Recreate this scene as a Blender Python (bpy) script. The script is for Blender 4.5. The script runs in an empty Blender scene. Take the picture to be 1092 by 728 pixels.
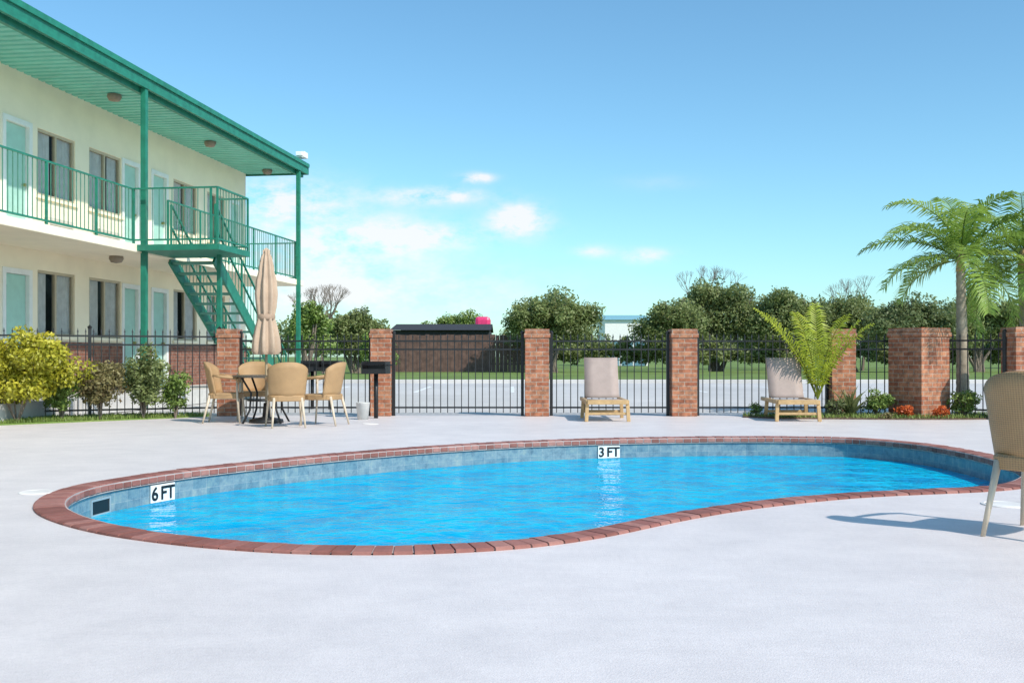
import bpy, math, random
import numpy as np
from mathutils import Vector, Matrix
random.seed(7); RNG=np.random.default_rng(11)
F=1092.0; HOR=380.0
scene=bpy.context.scene
def X(px,d): return (px-546)/F*d
def Z(py,d): return 1+(HOR-py)/F*d
def G(px,py):
    d=F/(py-HOR); return ((px-546)/F*d,d)
# ---------------------------------------------------------------- materials
def new_mat(name):
    m=bpy.data.materials.new(name); m.use_nodes=True
    nt=m.node_tree; b=nt.nodes['Principled BSDF']
    return m,nt,b
def math_(nt,op,a,b=None,c=None,clamp=False):
    n=nt.nodes.new('ShaderNodeMath'); n.operation=op; n.use_clamp=clamp
    for i,v in enumerate((a,b,c)):
        if v is None: continue
        if isinstance(v,(int,float)): n.inputs[i].default_value=v
        else: nt.links.new(v,n.inputs[i])
    return n.outputs[0]
def ramp(nt,fac,stops):
    r=nt.nodes.new('ShaderNodeValToRGB')
    el=r.color_ramp.elements
    el[0].position=stops[0][0]; el[0].color=(*stops[0][1],1)
    el[1].position=stops[-1][0]; el[1].color=(*stops[-1][1],1)
    for p,c in stops[1:-1]:
        e=el.new(p); e.color=(*c,1)
    nt.links.new(fac,r.inputs[0]); return r.outputs[0]
def mixc(nt,f,a,b,mode='MIX'):
    n=nt.nodes.new('ShaderNodeMix'); n.data_type='RGBA'; n.blend_type=mode
    for i,v in ((0,f),(6,a),(7,b)):
        if isinstance(v,(int,float)): n.inputs[i].default_value=v
        elif isinstance(v,tuple): n.inputs[i].default_value=(*v,1) if len(v)==3 else v
        else: nt.links.new(v,n.inputs[i])
    return n.outputs[2]
def noise(nt,vec,scale,detail=4,rough=0.55):
    n=nt.nodes.new('ShaderNodeTexNoise'); n.inputs['Scale'].default_value=scale
    n.inputs['Detail'].default_value=detail; n.inputs['Roughness'].default_value=rough
    if vec is not None: nt.links.new(vec,n.inputs['Vector'])
    return n.outputs['Fac']
def objc(nt): return nt.nodes.new('ShaderNodeTexCoord').outputs['Object']
def bump(nt,b,h,strength=0.3,dist=0.01):
    n=nt.nodes.new('ShaderNodeBump'); n.inputs['Strength'].default_value=strength; n.inputs['Distance'].default_value=dist
    nt.links.new(h,n.inputs['Height']); nt.links.new(n.outputs[0],b.inputs['Normal'])
def simple(name,col,rough=0.6,metal=0.0,var=0.12,scale=6,bmp=0.0,bs=60):
    m,nt,b=new_mat(name); v=objc(nt)
    f=noise(nt,v,scale,3)
    lo=tuple(max(0,c*(1-var)) for c in col); hi=tuple(min(1,c*(1+var)) for c in col)
    nt.links.new(ramp(nt,f,[(0.3,lo),(0.7,hi)]),b.inputs['Base Color'])
    b.inputs['Roughness'].default_value=rough; b.inputs['Metallic'].default_value=metal
    if bmp: bump(nt,b,noise(nt,v,bs,3),bmp)
    return m
def brick_mat(name,c1,c2,mortar,bw=0.21,bh=0.072):
    m,nt,b=new_mat(name); v=objc(nt)
    s=nt.nodes.new('ShaderNodeSeparateXYZ'); nt.links.new(v,s.inputs[0])
    u=math_(nt,'ADD',s.outputs[0],s.outputs[1])
    c=nt.nodes.new('ShaderNodeCombineXYZ'); nt.links.new(u,c.inputs[0]); nt.links.new(s.outputs[2],c.inputs[1])
    t=nt.nodes.new('ShaderNodeTexBrick'); nt.links.new(c.outputs[0],t.inputs['Vector'])
    t.inputs['Scale'].default_value=1; t.inputs['Brick Width'].default_value=bw; t.inputs['Row Height'].default_value=bh
    t.inputs['Mortar Size'].default_value=0.006; t.inputs['Mortar Smooth'].default_value=0.2
    t.inputs['Color1'].default_value=(*c1,1); t.inputs['Color2'].default_value=(*c2,1); t.inputs['Mortar'].default_value=(*mortar,1)
    f=noise(nt,v,9,5,0.7)
    col=mixc(nt,0.7,t.outputs['Color'],ramp(nt,f,[(0.34,(0.22,0.21,0.21)),(0.60,(1.0,0.98,0.95))]),'MULTIPLY')
    nt.links.new(col,b.inputs['Base Color']); b.inputs['Roughness'].default_value=0.9
    bump(nt,b,math_(nt,'SUBTRACT',math_(nt,'MULTIPLY',noise(nt,v,80),0.5),t.outputs['Fac']),0.6,0.007)
    return m
def leaf_mat(name,dark,mid,light,trans=0.3):
    m,nt,b=new_mat(name)
    a=nt.nodes.new('ShaderNodeAttribute'); a.attribute_name='shade'
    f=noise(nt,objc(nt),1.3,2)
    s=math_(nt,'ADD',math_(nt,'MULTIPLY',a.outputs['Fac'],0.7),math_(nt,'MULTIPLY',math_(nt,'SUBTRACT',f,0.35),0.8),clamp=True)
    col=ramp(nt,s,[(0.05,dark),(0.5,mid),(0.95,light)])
    nt.links.new(col,b.inputs['Base Color']); b.inputs['Roughness'].default_value=0.5
    tr=nt.nodes.new('ShaderNodeBsdfTranslucent'); nt.links.new(col,tr.inputs['Color'])
    mx=nt.nodes.new('ShaderNodeMixShader'); mx.inputs[0].default_value=trans
    nt.links.new(b.outputs[0],mx.inputs[1]); nt.links.new(tr.outputs[0],mx.inputs[2])
    nt.links.new(mx.outputs[0],nt.nodes['Material Output'].inputs['Surface'])
    return m
# ---------------------------------------------------------------- mesh builder
class MB:
    def __init__(s): s.v=[]; s.f=[]
    def box(s,x0,x1,y0,y1,z0,z1,M=None):
        i=len(s.v)
        p=[(x0,y0,z0),(x1,y0,z0),(x1,y1,z0),(x0,y1,z0),(x0,y0,z1),(x1,y0,z1),(x1,y1,z1),(x0,y1,z1)]
        if M is not None: p=[tuple(M@Vector(q)) for q in p]
        s.v+=p
        s.f+=[(i,i+3,i+2,i+1),(i+4,i+5,i+6,i+7),(i,i+1,i+5,i+4),(i+1,i+2,i+6,i+5),(i+2,i+3,i+7,i+6),(i+3,i,i+4,i+7)]
        return s
    def beam(s,p0,p1,w,h):
        p0=Vector(p0);p1=Vector(p1); d=(p1-p0); L=d.length; d.normalize()
        up=Vector((0,0,1)) if abs(d.z)<0.95 else Vector((0,1,0))
        r=d.cross(up).normalized(); u=r.cross(d)
        M=Matrix.Translation(p0)@Matrix((r,d,u)).transposed().to_4x4()
        return s.box(-w/2,w/2,0,L,-h/2,h/2,M)
    def tube(s,p0,p1,r0,r1=None,n=10):
        return s.path([p0,p1],[r0,r0 if r1 is None else r1],n)
    def path(s,pts,rs,n=10,cap=True):
        pts=[Vector(p) for p in pts]
        if not isinstance(rs,(list,tuple)): rs=[rs]*len(pts)
        i0=len(s.v); ref=None
        for k,p in enumerate(pts):
            if k==0: d=pts[1]-p
            elif k==len(pts)-1: d=p-pts[k-1]
            else: d=pts[k+1]-pts[k-1]
            d.normalize()
            if ref is None:
                a=Vector((0,0,1)) if abs(d.z)<0.9 else Vector((1,0,0))
                ref=d.cross(a).normalized()
            else: ref=(ref-d*ref.dot(d)).normalized()
            b=d.cross(ref)
            for j in range(n):
                t=2*math.pi*j/n
                s.v.append(tuple(p+(ref*math.cos(t)+b*math.sin(t))*rs[k]))
        for k in range(len(pts)-1):
            for j in range(n):
                a=i0+k*n+j; b2=i0+k*n+(j+1)%n
                s.f.append((a,b2,b2+n,a+n))
        if cap:
            s.f.append(tuple(i0+j for j in reversed(range(n))))
            e=i0+(len(pts)-1)*n; s.f.append(tuple(e+j for j in range(n)))
        return s
    def lathe(s,prof,n=24,c=(0,0),pleat=0,amp=0):
        i0=len(s.v)
        for r,z in prof:
            for j in range(n):
                t=2*math.pi*j/n; rr=r*(1+amp*math.cos(pleat*t)) if pleat else r
                s.v.append((c[0]+rr*math.cos(t),c[1]+rr*math.sin(t),z))
        for k in range(len(prof)-1):
            for j in range(n):
                a=i0+k*n+j;b=i0+k*n+(j+1)%n
                s.f.append((a,b,b+n,a+n))
        return s
    def obj(s,name,mat,parent=None,smooth=False,bevel=0,loc=None):
        me=bpy.data.meshes.new(name); me.from_pydata(s.v,[],s.f); me.update()
        o=bpy.data.objects.new(name,me); scene.collection.objects.link(o)
        me.materials.append(mat)
        if smooth:
            for p in me.polygons: p.use_smooth=True
        if bevel:
            m=o.modifiers.new('b','BEVEL'); m.width=bevel; m.segments=2; m.limit_method='ANGLE'
        if parent: o.parent=parent
        if loc: o.location=loc
        return o
def empty(name,loc=(0,0,0),rz=0):
    e=bpy.data.objects.new(name,None); e.empty_display_size=0.2; scene.collection.objects.link(e)
    e.location=loc; e.rotation_euler=(0,0,rz); return e
def np_mesh(name,V,nq,k,mat,shade=None,parent=None):
    me=bpy.data.meshes.new(name)
    me.vertices.add(len(V)); me.vertices.foreach_set('co',V.astype(np.float32).ravel())
    me.loops.add(nq*k); me.loops.foreach_set('vertex_index',np.arange(nq*k,dtype=np.int32))
    me.polygons.add(nq); me.polygons.foreach_set('loop_start',np.arange(0,nq*k,k,dtype=np.int32))
    me.update(calc_edges=True)
    if shade is not None:
        a=me.attributes.new('shade','FLOAT','FACE'); a.data.foreach_set('value',shade.astype(np.float32))
    o=bpy.data.objects.new(name,me); scene.collection.objects.link(o); me.materials.append(mat)
    if parent: o.parent=parent
    return o
def leaves(name,blobs,n,size,mat,parent=None,sub=14,subr=(0.22,0.42),flat=1.0):
    """blobs: (cx,cy,cz,rx,ry,rz)"""
    cl=[]
    for b in blobs:
        b=np.array(b,float)
        for _ in range(sub):
            d=RNG.normal(size=3); d/=np.linalg.norm(d)
            if d[2]<-0.3: d[2]*=-0.6
            r=RNG.uniform(0.25,0.95)
            cl.append(np.concatenate([b[:3]+d*b[3:]*r, b[3:]*RNG.uniform(*subr)*np.array([1,1,0.85]),[RNG.uniform(-.18,.18)]]))
    cl=np.array(cl); vol=(cl[:,3]*cl[:,5])
    idx=RNG.choice(len(cl),n,p=vol/vol.sum()); c=cl[idx]
    d=RNG.normal(size=(n,3)); d/=np.linalg.norm(d,axis=1)[:,None]
    r=np.abs(1-np.abs(RNG.normal(0,0.28,n)))+RNG.exponential(0.07,n)
    P=c[:,:3]+d*c[:,3:6]*r[:,None]
    P[:,2]=np.maximum(P[:,2],0.02)
    nrm=RNG.normal(size=(n,3))+d*1.0+np.array([0,0,0.4]); nrm/=np.linalg.norm(nrm,axis=1)[:,None]
    t=np.cross(nrm,RNG.normal(size=(n,3))); t/=np.linalg.norm(t,axis=1)[:,None]
    bt=np.cross(nrm,t); s=size*RNG.uniform(0.6,1.4,n)[:,None]
    V=np.stack([P-t*s,P-bt*s*0.5*flat,P+t*s,P+bt*s*0.5*flat],1).reshape(-1,3)
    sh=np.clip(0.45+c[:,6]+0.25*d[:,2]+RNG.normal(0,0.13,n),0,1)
    return np_mesh(name,V,n,4,mat,sh,parent)
def blades(name,bases,mat,parent=None,seg=4):
    V=[];S=[]
    for (x,y,z,az,el,L,w,dr) in bases:
        p=np.array([x,y,z],float); h=np.array([math.cos(az),math.sin(az),0]); side=np.array([-h[1],h[0],0])
        sh=random.uniform(0.2,0.9); pw=w*0.6; e=el
        for k in range(seg):
            d=h*math.cos(e)+np.array([0,0,math.sin(e)])
            q=p+d*L/seg; t=(k+1)/seg; nw=w*(1-t**1.6)+0.0005 if t>0.4 else w
            V+= [p-side*pw/2,p+side*pw/2,q+side*nw/2,q-side*nw/2]; S.append(sh)
            p=q;pw=nw;e-=dr/seg
    V=np.array(V); return np_mesh(name,V,len(V)//4,4,mat,np.array(S),parent)
# materials
GREEN=simple('green_paint',(0.015,0.185,0.12),0.45,var=0.2)
BALU=simple('baluster_paint',(0.06,0.20,0.14),0.5,var=0.2)
SOFF=simple('soffit_metal',(0.17,0.52,0.43),0.4,var=0.08,scale=2)
CREAM=simple('cream_stucco',(0.90,0.80,0.62),0.85,var=0.04,scale=2,bmp=0.1,bs=90)
WHITE=simple('white_paint',(0.80,0.80,0.78),0.5,var=0.05)
DOORM=simple('door_paint',(0.38,0.62,0.53),0.45,var=0.06)
FRAME=simple('window_frame',(0.50,0.42,0.30),0.45,var=0.06)
BLACK=simple('black_iron',(0.014,0.014,0.015),0.45,var=0.3)
BRICK=brick_mat('red_brick',(0.38,0.13,0.07),(0.54,0.25,0.14),(0.46,0.38,0.31))
BRICKW=brick_mat('brick_wainscot',(0.24,0.09,0.06),(0.34,0.15,0.10),(0.3,0.24,0.2))
BARK=simple('bark',(0.19,0.15,0.12),0.9,var=0.35,scale=14,bmp=0.6,bs=30)
def concrete(name,c,stain=0.10,scale=0.35,rough=0.8,spec=0.5):
    m,nt,b=new_mat(name); v=objc(nt)
    f1=noise(nt,v,scale,5,0.6); f2=noise(nt,v,2.4,7,0.72); f3=noise(nt,v,38,4,0.75)
    a=ramp(nt,f1,[(0.25,tuple(x*(1-stain) for x in c)),(0.75,tuple(min(1,x*(1+stain*0.6)) for x in c))])
    col=mixc(nt,0.8,a,ramp(nt,f2,[(0.28,(0.86,0.86,0.87)),(0.62,(1,1,1))]),'MULTIPLY')
    col=mixc(nt,0.45,col,ramp(nt,f3,[(0.3,(0.80,0.80,0.80)),(0.58,(1,1,1))]),'MULTIPLY')
    mp=nt.nodes.new('ShaderNodeMapping'); mp.inputs['Rotation'].default_value=(0,0,0.3); mp.inputs['Scale'].default_value=(1.2,9,1); nt.links.new(v,mp.inputs[0])
    br=noise(nt,mp.outputs[0],1.0,4,0.6)   # broom / trowel marks
    col=mixc(nt,0.35,col,ramp(nt,br,[(0.3,(0.90,0.90,0.905)),(0.6,(1,1,1))]),'MULTIPLY')
    nt.links.new(col,b.inputs['Base Color']); b.inputs['Roughness'].default_value=rough; b.inputs['Specular IOR Level'].default_value=spec
    bump(nt,b,math_(nt,'ADD',noise(nt,v,120,2),math_(nt,'MULTIPLY',f2,1.5)),0.3,0.008)
    return m
DECK=concrete('pool_deck_concrete',(0.76,0.70,0.685),0.09,0.3,0.5,0.7)
ROAD=concrete('parking_concrete',(0.62,0.60,0.58),0.2,0.12)
def grass_mat():
    m,nt,b=new_mat('grass'); v=objc(nt)
    f=noise(nt,v,0.25,6,0.7); g=noise(nt,v,25,3,0.7)
    c=ramp(nt,f,[(0.3,(0.14,0.17,0.04)),(0.5,(0.17,0.27,0.05)),(0.75,(0.28,0.32,0.10))])
    c=mixc(nt,0.6,c,ramp(nt,g,[(0.3,(0.4,0.4,0.4)),(0.7,(1,1,1))]),'MULTIPLY')
    nt.links.new(c,b.inputs['Base Color']); b.inputs['Roughness'].default_value=0.95
    bump(nt,b,g,0.6,0.03); return m
GRASS=grass_mat()
MULCH=simple('mulch',(0.12,0.075,0.05),0.95,var=0.5,scale=30,bmp=0.8,bs=50)
# ---------------------------------------------------------------- pool outline
OUT=[(35,545),(42,532),(72,521),(110,513.5),(180,503),(260,494),(350,485),(450,477),(550,471.3),(650,468),(750,466.3),(850,466.3),(920,468),(990,474),(1040,482),(1080,491),(1112,501),(1118,511),(1092,521),(1040,525),(980,527.5),(920,530.5),(860,536),(790,544.5),(730,555),(690,563.5),(640,574),(560,585),(480,590),(400,592),(320,591),(250,587),(180,580.5),(110,570.5),(60,558)]
P0=[Vector((*G(a,b),0)) for a,b in OUT]
dense=[]
n=len(P0)
for i in range(n):
    a,b,c,d=P0[i-1],P0[i],P0[(i+1)%n],P0[(i+2)%n]
    for k in range(24):
        t=k/24
        dense.append(0.5*((2*b)+(c-a)*t+(2*a-5*b+4*c-d)*t*t+(3*b-a-3*c+d)*t**3))
def resample(pts,N_):
    A=np.array([p[:2] for p in pts]); A=np.vstack([A,A[:1]])
    s=np.concatenate([[0],np.cumsum(np.linalg.norm(np.diff(A,axis=0),axis=1))])
    t=np.linspace(0,s[-1],N_,endpoint=False)
    return np.stack([np.interp(t,s,A[:,0]),np.interp(t,s,A[:,1])],1),s[-1]
NP=280
A,LEN=resample(dense,NP)
for _ in range(6): A=0.25*np.roll(A,1,0)+0.5*A+0.25*np.roll(A,-1,0)
area=0.5*np.sum(A[:,0]*np.roll(A[:,1],-1)-np.roll(A[:,0],-1)*A[:,1])
if area<0: A=A[::-1].copy()
T=np.roll(A,-1,0)-np.roll(A,1,0); T/=np.linalg.norm(T,axis=1)[:,None]
NI=np.stack([-T[:,1],T[:,0]],1)
CW=0.205
INN=A+NI*CW
import bmesh
def sheet_hole(name,rect,loop,z,mat):
    bm=bmesh.new()
    x0,x1,y0,y1=rect
    o=[bm.verts.new(p) for p in ((x0,y0,z),(x1,y0,z),(x1,y1,z),(x0,y1,z))]
    l=[bm.verts.new((p[0],p[1],z)) for p in loop]
    es=[bm.edges.new((o[i],o[(i+1)%4])) for i in range(4)]+[bm.edges.new((l[i],l[(i+1)%len(l)])) for i in range(len(l))]
    bmesh.ops.triangle_fill(bm,use_beauty=True,use_dissolve=False,edges=es)
    for f in bm.faces:
        if f.normal.z<0: f.normal_flip()
    me=bpy.data.meshes.new(name); bm.to_mesh(me); bm.free()
    ob=bpy.data.objects.new(name,me); scene.collection.objects.link(ob); me.materials.append(mat); return ob
sheet_hole('ground',(-900,900,-300,2500),A+NI*0.02,-0.03,GRASS)
sheet_hole('pool_deck',(-16,16,-14,17.55),A+NI*0.01,0.0,DECK)
pk=MB(); pk.box(-40,45,17.56,39.0,-0.2,-0.012); pk.obj('parking_lot',ROAD)
pm=MB()
for i in range(-6,9): pm.box(i*2.75-0.06,i*2.75+0.06,29,34.5,-0.012,-0.008)
pm.obj('parking_line',WHITE)
kb=MB(); kb.box(-40,45,39.0,39.18,-0.1,0.12); kb.obj('kerb',ROAD,bevel=0.02)
lw=MB(); lw.box(-60,80,39.18,64,-0.1,0.06); lw.obj('lawn',GRASS)
pool=empty('swimming_pool',(0,0,0))
m,nt,b=new_mat('coping_brick'); v=objc(nt)
a=nt.nodes.new('ShaderNodeAttribute'); a.attribute_name='shade'
c=ramp(nt,a.outputs['Fac'],[(0,(0.24,0.085,0.065)),(0.5,(0.33,0.125,0.10)),(1,(0.43,0.20,0.165))])
c=mixc(nt,0.6,c,ramp(nt,noise(nt,v,18,5,0.7),[(0.3,(0.55,0.55,0.55)),(0.7,(1,1,1))]),'MULTIPLY')
nt.links.new(c,b.inputs['Base Color']); b.inputs['Roughness'].default_value=0.75; bump(nt,b,noise(nt,v,70,3),0.4,0.004)
COP=m
NB=int(LEN/0.105)
Ao,_=resample(A,NB*10)
To=np.roll(Ao,-1,0)-np.roll(Ao,1,0); To/=np.linalg.norm(To,axis=1)[:,None]; Nn=np.stack([-To[:,1],To[:,0]],1)
cb=MB(); sh=[]
prof=[(0.0,-0.03),(0.0,0.012),(0.012,0.018),(CW-0.06,0.021),(CW-0.02,0.016),(CW,0.0),(CW+0.002,-0.035),(CW-0.015,-0.055),(CW-0.07,-0.06)]
for i in range(NB):
    a0=i*10+0; a1=i*10+9; i0=len(cb.v); dz=random.uniform(-0.002,0.002)
    for a_ in (a0,a1):
        for (w,z) in prof: 
            p=Ao[a_]+Nn[a_]*w; cb.v.append((p[0],p[1],z+dz))
    k=len(prof)
    for j in range(k-1): cb.f.append((i0+j,i0+k+j,i0+k+j+1,i0+j+1)[::-1])
    cb.f.append(tuple(i0+j for j in range(k))[::-1]); cb.f.append(tuple(i0+k+j for j in range(k)))
    s_=random.random(); sh+= [s_]*(k+1)
co=cb.obj('coping',COP,pool)
at=co.data.attributes.new('shade','FLOAT','FACE'); at.data.foreach_set('value',np.array(sh,dtype=np.float32))
def ribbon(name,L0,z0,L1,z1,mat,parent):
    mb=MB(); nn=len(L0)
    for i in range(nn): mb.v.append((*L0[i],z0))
    for i in range(nn): mb.v.append((*L1[i],z1))
    for i in range(nn):
        j=(i+1)%nn; mb.f.append((i,j,nn+j,nn+i))
    o=mb.obj(name,mat,parent); me=o.data
    seg=np.linalg.norm(np.roll(L0,-1,0)-L0,axis=1); s=np.concatenate([[0],np.cumsum(seg)])
    uv=me.uv_layers.new(name='UVMap')
    for i,p in enumerate(me.polygons):
        q=[(s[i],z0),(s[i+1],z0),(s[i+1],z1),(s[i],z1)]
        for li,c_ in zip(p.loop_indices,q): uv.data[li].uv=c_
    return o
mort=simple('mortar',(0.45,0.38,0.36),0.9)
ribbon('coping_mortar',A+NI*0.004,0.009,A+NI*(CW-0.005),0.011,mort,pool)
ribbon('coping_mortar_edge',A+NI*(CW-0.005),0.011,A+NI*(CW-0.005),-0.05,mort,pool)
m,nt,b=new_mat('pool_tile'); uvn=nt.nodes.new('ShaderNodeUVMap'); uvn.uv_map='UVMap'
t=nt.nodes.new('ShaderNodeTexBrick'); nt.links.new(uvn.outputs[0],t.inputs['Vector']); t.offset=0
for k_,v_ in (('Scale',1),('Brick Width',0.152),('Row Height',0.152),('Mortar Size',0.002)): t.inputs[k_].default_value=v_
t.inputs['Color1'].default_value=(0.14,0.24,0.29,1); t.inputs['Color2'].default_value=(0.22,0.30,0.33,1); t.inputs['Mortar'].default_value=(0.28,0.34,0.36,1)
c=mixc(nt,0.85,t.outputs['Color'],ramp(nt,noise(nt,objc(nt),11,6,0.75),[(0.3,(0.40,0.5,0.6)),(0.5,(0.9,0.95,1.0)),(0.7,(1.5,1.3,1.1))]),'MULTIPLY')
nt.links.new(c,b.inputs['Base Color']); b.inputs['Roughness'].default_value=0.25
TW=CW-0.025
ribbon('tile_band',A+NI*TW,-0.03,A+NI*TW,-0.34,m,pool)
PLAS=simple('pool_plaster',(0.05,0.42,0.62),0.6,var=0.08)
ribbon('basin_wall',A+NI*(TW-0.003),-0.33,A+NI*0.5,-1.3,PLAS,pool)
fl=MB(); fl.v=[(p[0],p[1],-1.3) for p in A+NI*0.45]; fl.f=[tuple(range(NP))]; fl.obj('basin_floor',PLAS,pool)
# water
m,nt,b=new_mat('pool_water'); v=objc(nt)
n1=noise(nt,v,1.7,3,0.5); n2=noise(nt,v,6.5,3,0.55)
hsum=math_(nt,'ADD',math_(nt,'MULTIPLY',n1,1.0),math_(nt,'MULTIPLY',n2,0.38))
bp=nt.nodes.new('ShaderNodeBump'); bp.inputs['Strength'].default_value=0.9; bp.inputs['Distance'].default_value=0.12; nt.links.new(hsum,bp.inputs['Height'])
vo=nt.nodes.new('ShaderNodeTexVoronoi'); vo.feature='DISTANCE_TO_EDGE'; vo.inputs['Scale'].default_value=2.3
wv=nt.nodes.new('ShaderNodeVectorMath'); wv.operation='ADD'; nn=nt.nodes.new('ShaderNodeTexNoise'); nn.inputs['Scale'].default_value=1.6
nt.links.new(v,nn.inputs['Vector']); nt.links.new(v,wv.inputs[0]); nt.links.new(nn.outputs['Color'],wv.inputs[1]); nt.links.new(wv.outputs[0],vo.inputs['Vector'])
caustic_paint=ramp(nt,vo.outputs['Distance'],[(0.0,(0.0,0.66,0.88)),(0.10,(0.0,0.50,0.80)),(0.4,(0.0,0.37,0.70))])  # caustic light lines painted into the water's diffuse colour
col=mixc(nt,0.45,caustic_paint,ramp(nt,n1,[(0.3,(0.0,0.32,0.66)),(0.7,(0.0,0.56,0.84))]))
df=nt.nodes.new('ShaderNodeBsdfDiffuse'); nt.links.new(col,df.inputs[0])
tp=nt.nodes.new('ShaderNodeBsdfTransparent'); tp.inputs[0].default_value=(0.1,0.8,0.97,1)
mx=nt.nodes.new('ShaderNodeMixShader'); mx.inputs[0].default_value=0.12; nt.links.new(df.outputs[0],mx.inputs[1]); nt.links.new(tp.outputs[0],mx.inputs[2])
gl=nt.nodes.new('ShaderNodeBsdfGlossy'); gl.inputs['Roughness'].default_value=0.015; nt.links.new(bp.outputs[0],gl.inputs['Normal'])
fr=nt.nodes.new('ShaderNodeFresnel'); fr.inputs[0].default_value=1.13; nt.links.new(bp.outputs[0],fr.inputs['Normal'])
m2=nt.nodes.new('ShaderNodeMixShader'); nt.links.new(math_(nt,'MULTIPLY',fr.outputs[0],0.8),m2.inputs[0]); nt.links.new(mx.outputs[0],m2.inputs[1]); nt.links.new(gl.outputs[0],m2.inputs[2])
nt.links.new(m2.outputs[0],nt.nodes['Material Output'].inputs['Surface'])
WATER=m; WZ=-0.21
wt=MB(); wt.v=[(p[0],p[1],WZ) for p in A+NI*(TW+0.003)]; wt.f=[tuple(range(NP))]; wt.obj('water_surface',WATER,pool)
INK_SHADE=simple('ink_and_throat_shade',(0.01,0.01,0.012),0.4)  # black for the marker lettering and the painted shade of the skimmer opening
WT=A+NI*TW
def marker(txt,px,wid):
    tgt=(px-546)/F
    best=max((i for i in range(NP) if abs(WT[i,0]/WT[i,1]-tgt)<0.02),key=lambda i:WT[i,1]-abs(WT[i,0]/WT[i,1]-tgt)*60)
    p=WT[best]; nrm=NI[best]; ang=math.atan2(nrm[1],nrm[0])+math.pi/2
    e=empty('depth_marker',(p[0]+nrm[0]*0.012,p[1]+nrm[1]*0.012,-0.135),ang)
    MB().box(-wid/2,wid/2,-0.004,0.004,-0.072,0.072).obj('tile',WHITE,e)
    cu=bpy.data.curves.new('depth_text','FONT'); cu.body=txt; cu.size=0.155; cu.align_x='CENTER'; cu.align_y='CENTER'; cu.offset=0.004; cu.space_word=0.6
    o=bpy.data.objects.new('depth_text',cu); scene.collection.objects.link(o); o.parent=e; o.location=(0,-0.008,-0.006); o.rotation_euler=(math.pi/2,0,0)
    cu.materials.append(INK_SHADE)
marker('6 FT',172,0.28); marker('3 FT',652,0.28)
tgt=(103-546)/F
bi=max((i for i in range(NP) if abs(WT[i,0]/WT[i,1]-tgt)<0.03),key=lambda i:WT[i,1]-abs(WT[i,0]/WT[i,1]-tgt)*60)
e=empty('pool_skimmer',(WT[bi,0]+NI[bi,0]*0.006,WT[bi,1]+NI[bi,1]*0.006,-0.15),math.atan2(NI[bi,1],NI[bi,0])+math.pi/2)
MB().box(-0.12,0.12,-0.002,0.004,-0.05,0.05).obj('throat_shade_plate',INK_SHADE,e)  # flat dark plate, the opening's shade is put into its colour
fr_=MB()
for q in ((-0.135,-0.12,-0.065,0.065),(0.12,0.135,-0.065,0.065),(-0.12,0.12,0.05,0.065),(-0.12,0.12,-0.065,-0.05)): fr_.box(q[0],q[1],-0.008,0.004,q[2],q[3])
fr_.obj('frame',simple('skimmer_frame',(0.3,0.38,0.42),0.4),e)
def disc(name,px,py,r,mat):
    x,y=G(px,py); mb=MB().lathe([(0.001,0.008),(r*0.8,0.008),(r*0.82,0.004),(r*0.86,0.004),(r*0.88,0.009),(r,0.007),(r*1.02,0.001)],32,(x,y))
    return mb.obj(name,mat,smooth=False)
LID=simple('lid_plastic',(0.76,0.73,0.70),0.5)
disc('skimmer_lid',40,525,0.13,LID); disc('skimmer_lid',1072,538,0.15,LID)
disc('drain_cover',395,452,0.12,LID)
# ---------------------------------------------------------------- building (left wing)
kx,ky=0.1328,1.0; L_=math.hypot(kx,ky); D=(kx/L_,ky/L_)
BY=19.4; BX=X(148,BY)
def wl(p,off):
    x0=BX-kx*BY-off*L_
    y=-x0/((546-p)/F+kx); x=x0+kx*y
    return (x-BX)*D[0]+(y-BY)*D[1]
mot=empty('motel_building',(BX,BY,0),math.atan2(D[1],D[0]))
WO=1.6; XE=wl(262,WO); XN=-15.0
DB,DT,SF,FT_=2.95,3.10,6.10,6.32; GF=0.30
def wall_with_openings(mb,x0,x1,z0,z1,y,th,ops):
    xs=sorted(ops); cur=x0
    for (a,b_,za,zb) in xs:
        if a>cur: mb.box(cur,a,y,y+th,z0,z1)
        if za>z0: mb.box(a,b_,y,y+th,z0,za)
        if zb<z1: mb.box(a,b_,y,y+th,zb,z1)
        cur=b_
    mb.box(cur,x1,y,y+th,z0,z1)
up_d=[(4,32),(131,148),(162,178),(245,255)]; up_w=[(40,80),(95,129),(185,210),(221,240)]
doors=[(wl(a,WO),wl(b_,WO)) for a,b_ in up_d]; wins=[(wl(a,WO),wl(b_,WO)) for a,b_ in up_w]
x=doors[0][0]
for k in range(2):
    doors+= [(x-1.3,x-0.55),(x-7.0,x-6.25)]; wins+= [(x-3.2,x-1.8),(x-5.9,x-4.5)]; x-=7.2
ops_u=[(a,b_,DT+0.001,5.2) for a,b_ in doors]+[(a,b_,3.98,5.22) for a,b_ in wins]
ops_g=[(a,b_,GF+0.001,2.52) for a,b_ in doors]+[(a,b_,1.38,2.60) for a,b_ in wins]
wb=MB(); wall_with_openings(wb,XN,XE,DT-0.15,SF+0.1,WO,0.2,ops_u); wall_with_openings(wb,XN,XE,GF-0.3,DT-0.15,WO,0.2,ops_g)
wb.obj('wall',CREAM,mot)
MB().box(XN,XE,WO+0.55,WO+7,0,SF+0.1).obj('building_core',CREAM,mot)
MB().box(XE-0.2,XE,WO+0.2,WO+0.55,0,SF+0.1).obj('end_wall',CREAM,mot)
wsc=MB(); cur=XN
for (a,b_,za,zb) in sorted(ops_g):
    if za<1:
        wsc.box(cur,a-0.06,WO-0.03,WO,GF,1.28); cur=b_+0.06
wsc.box(cur,XE,WO-0.03,WO,GF,1.28); wsc.obj('brick_wainscot',BRICKW,mot)
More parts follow.
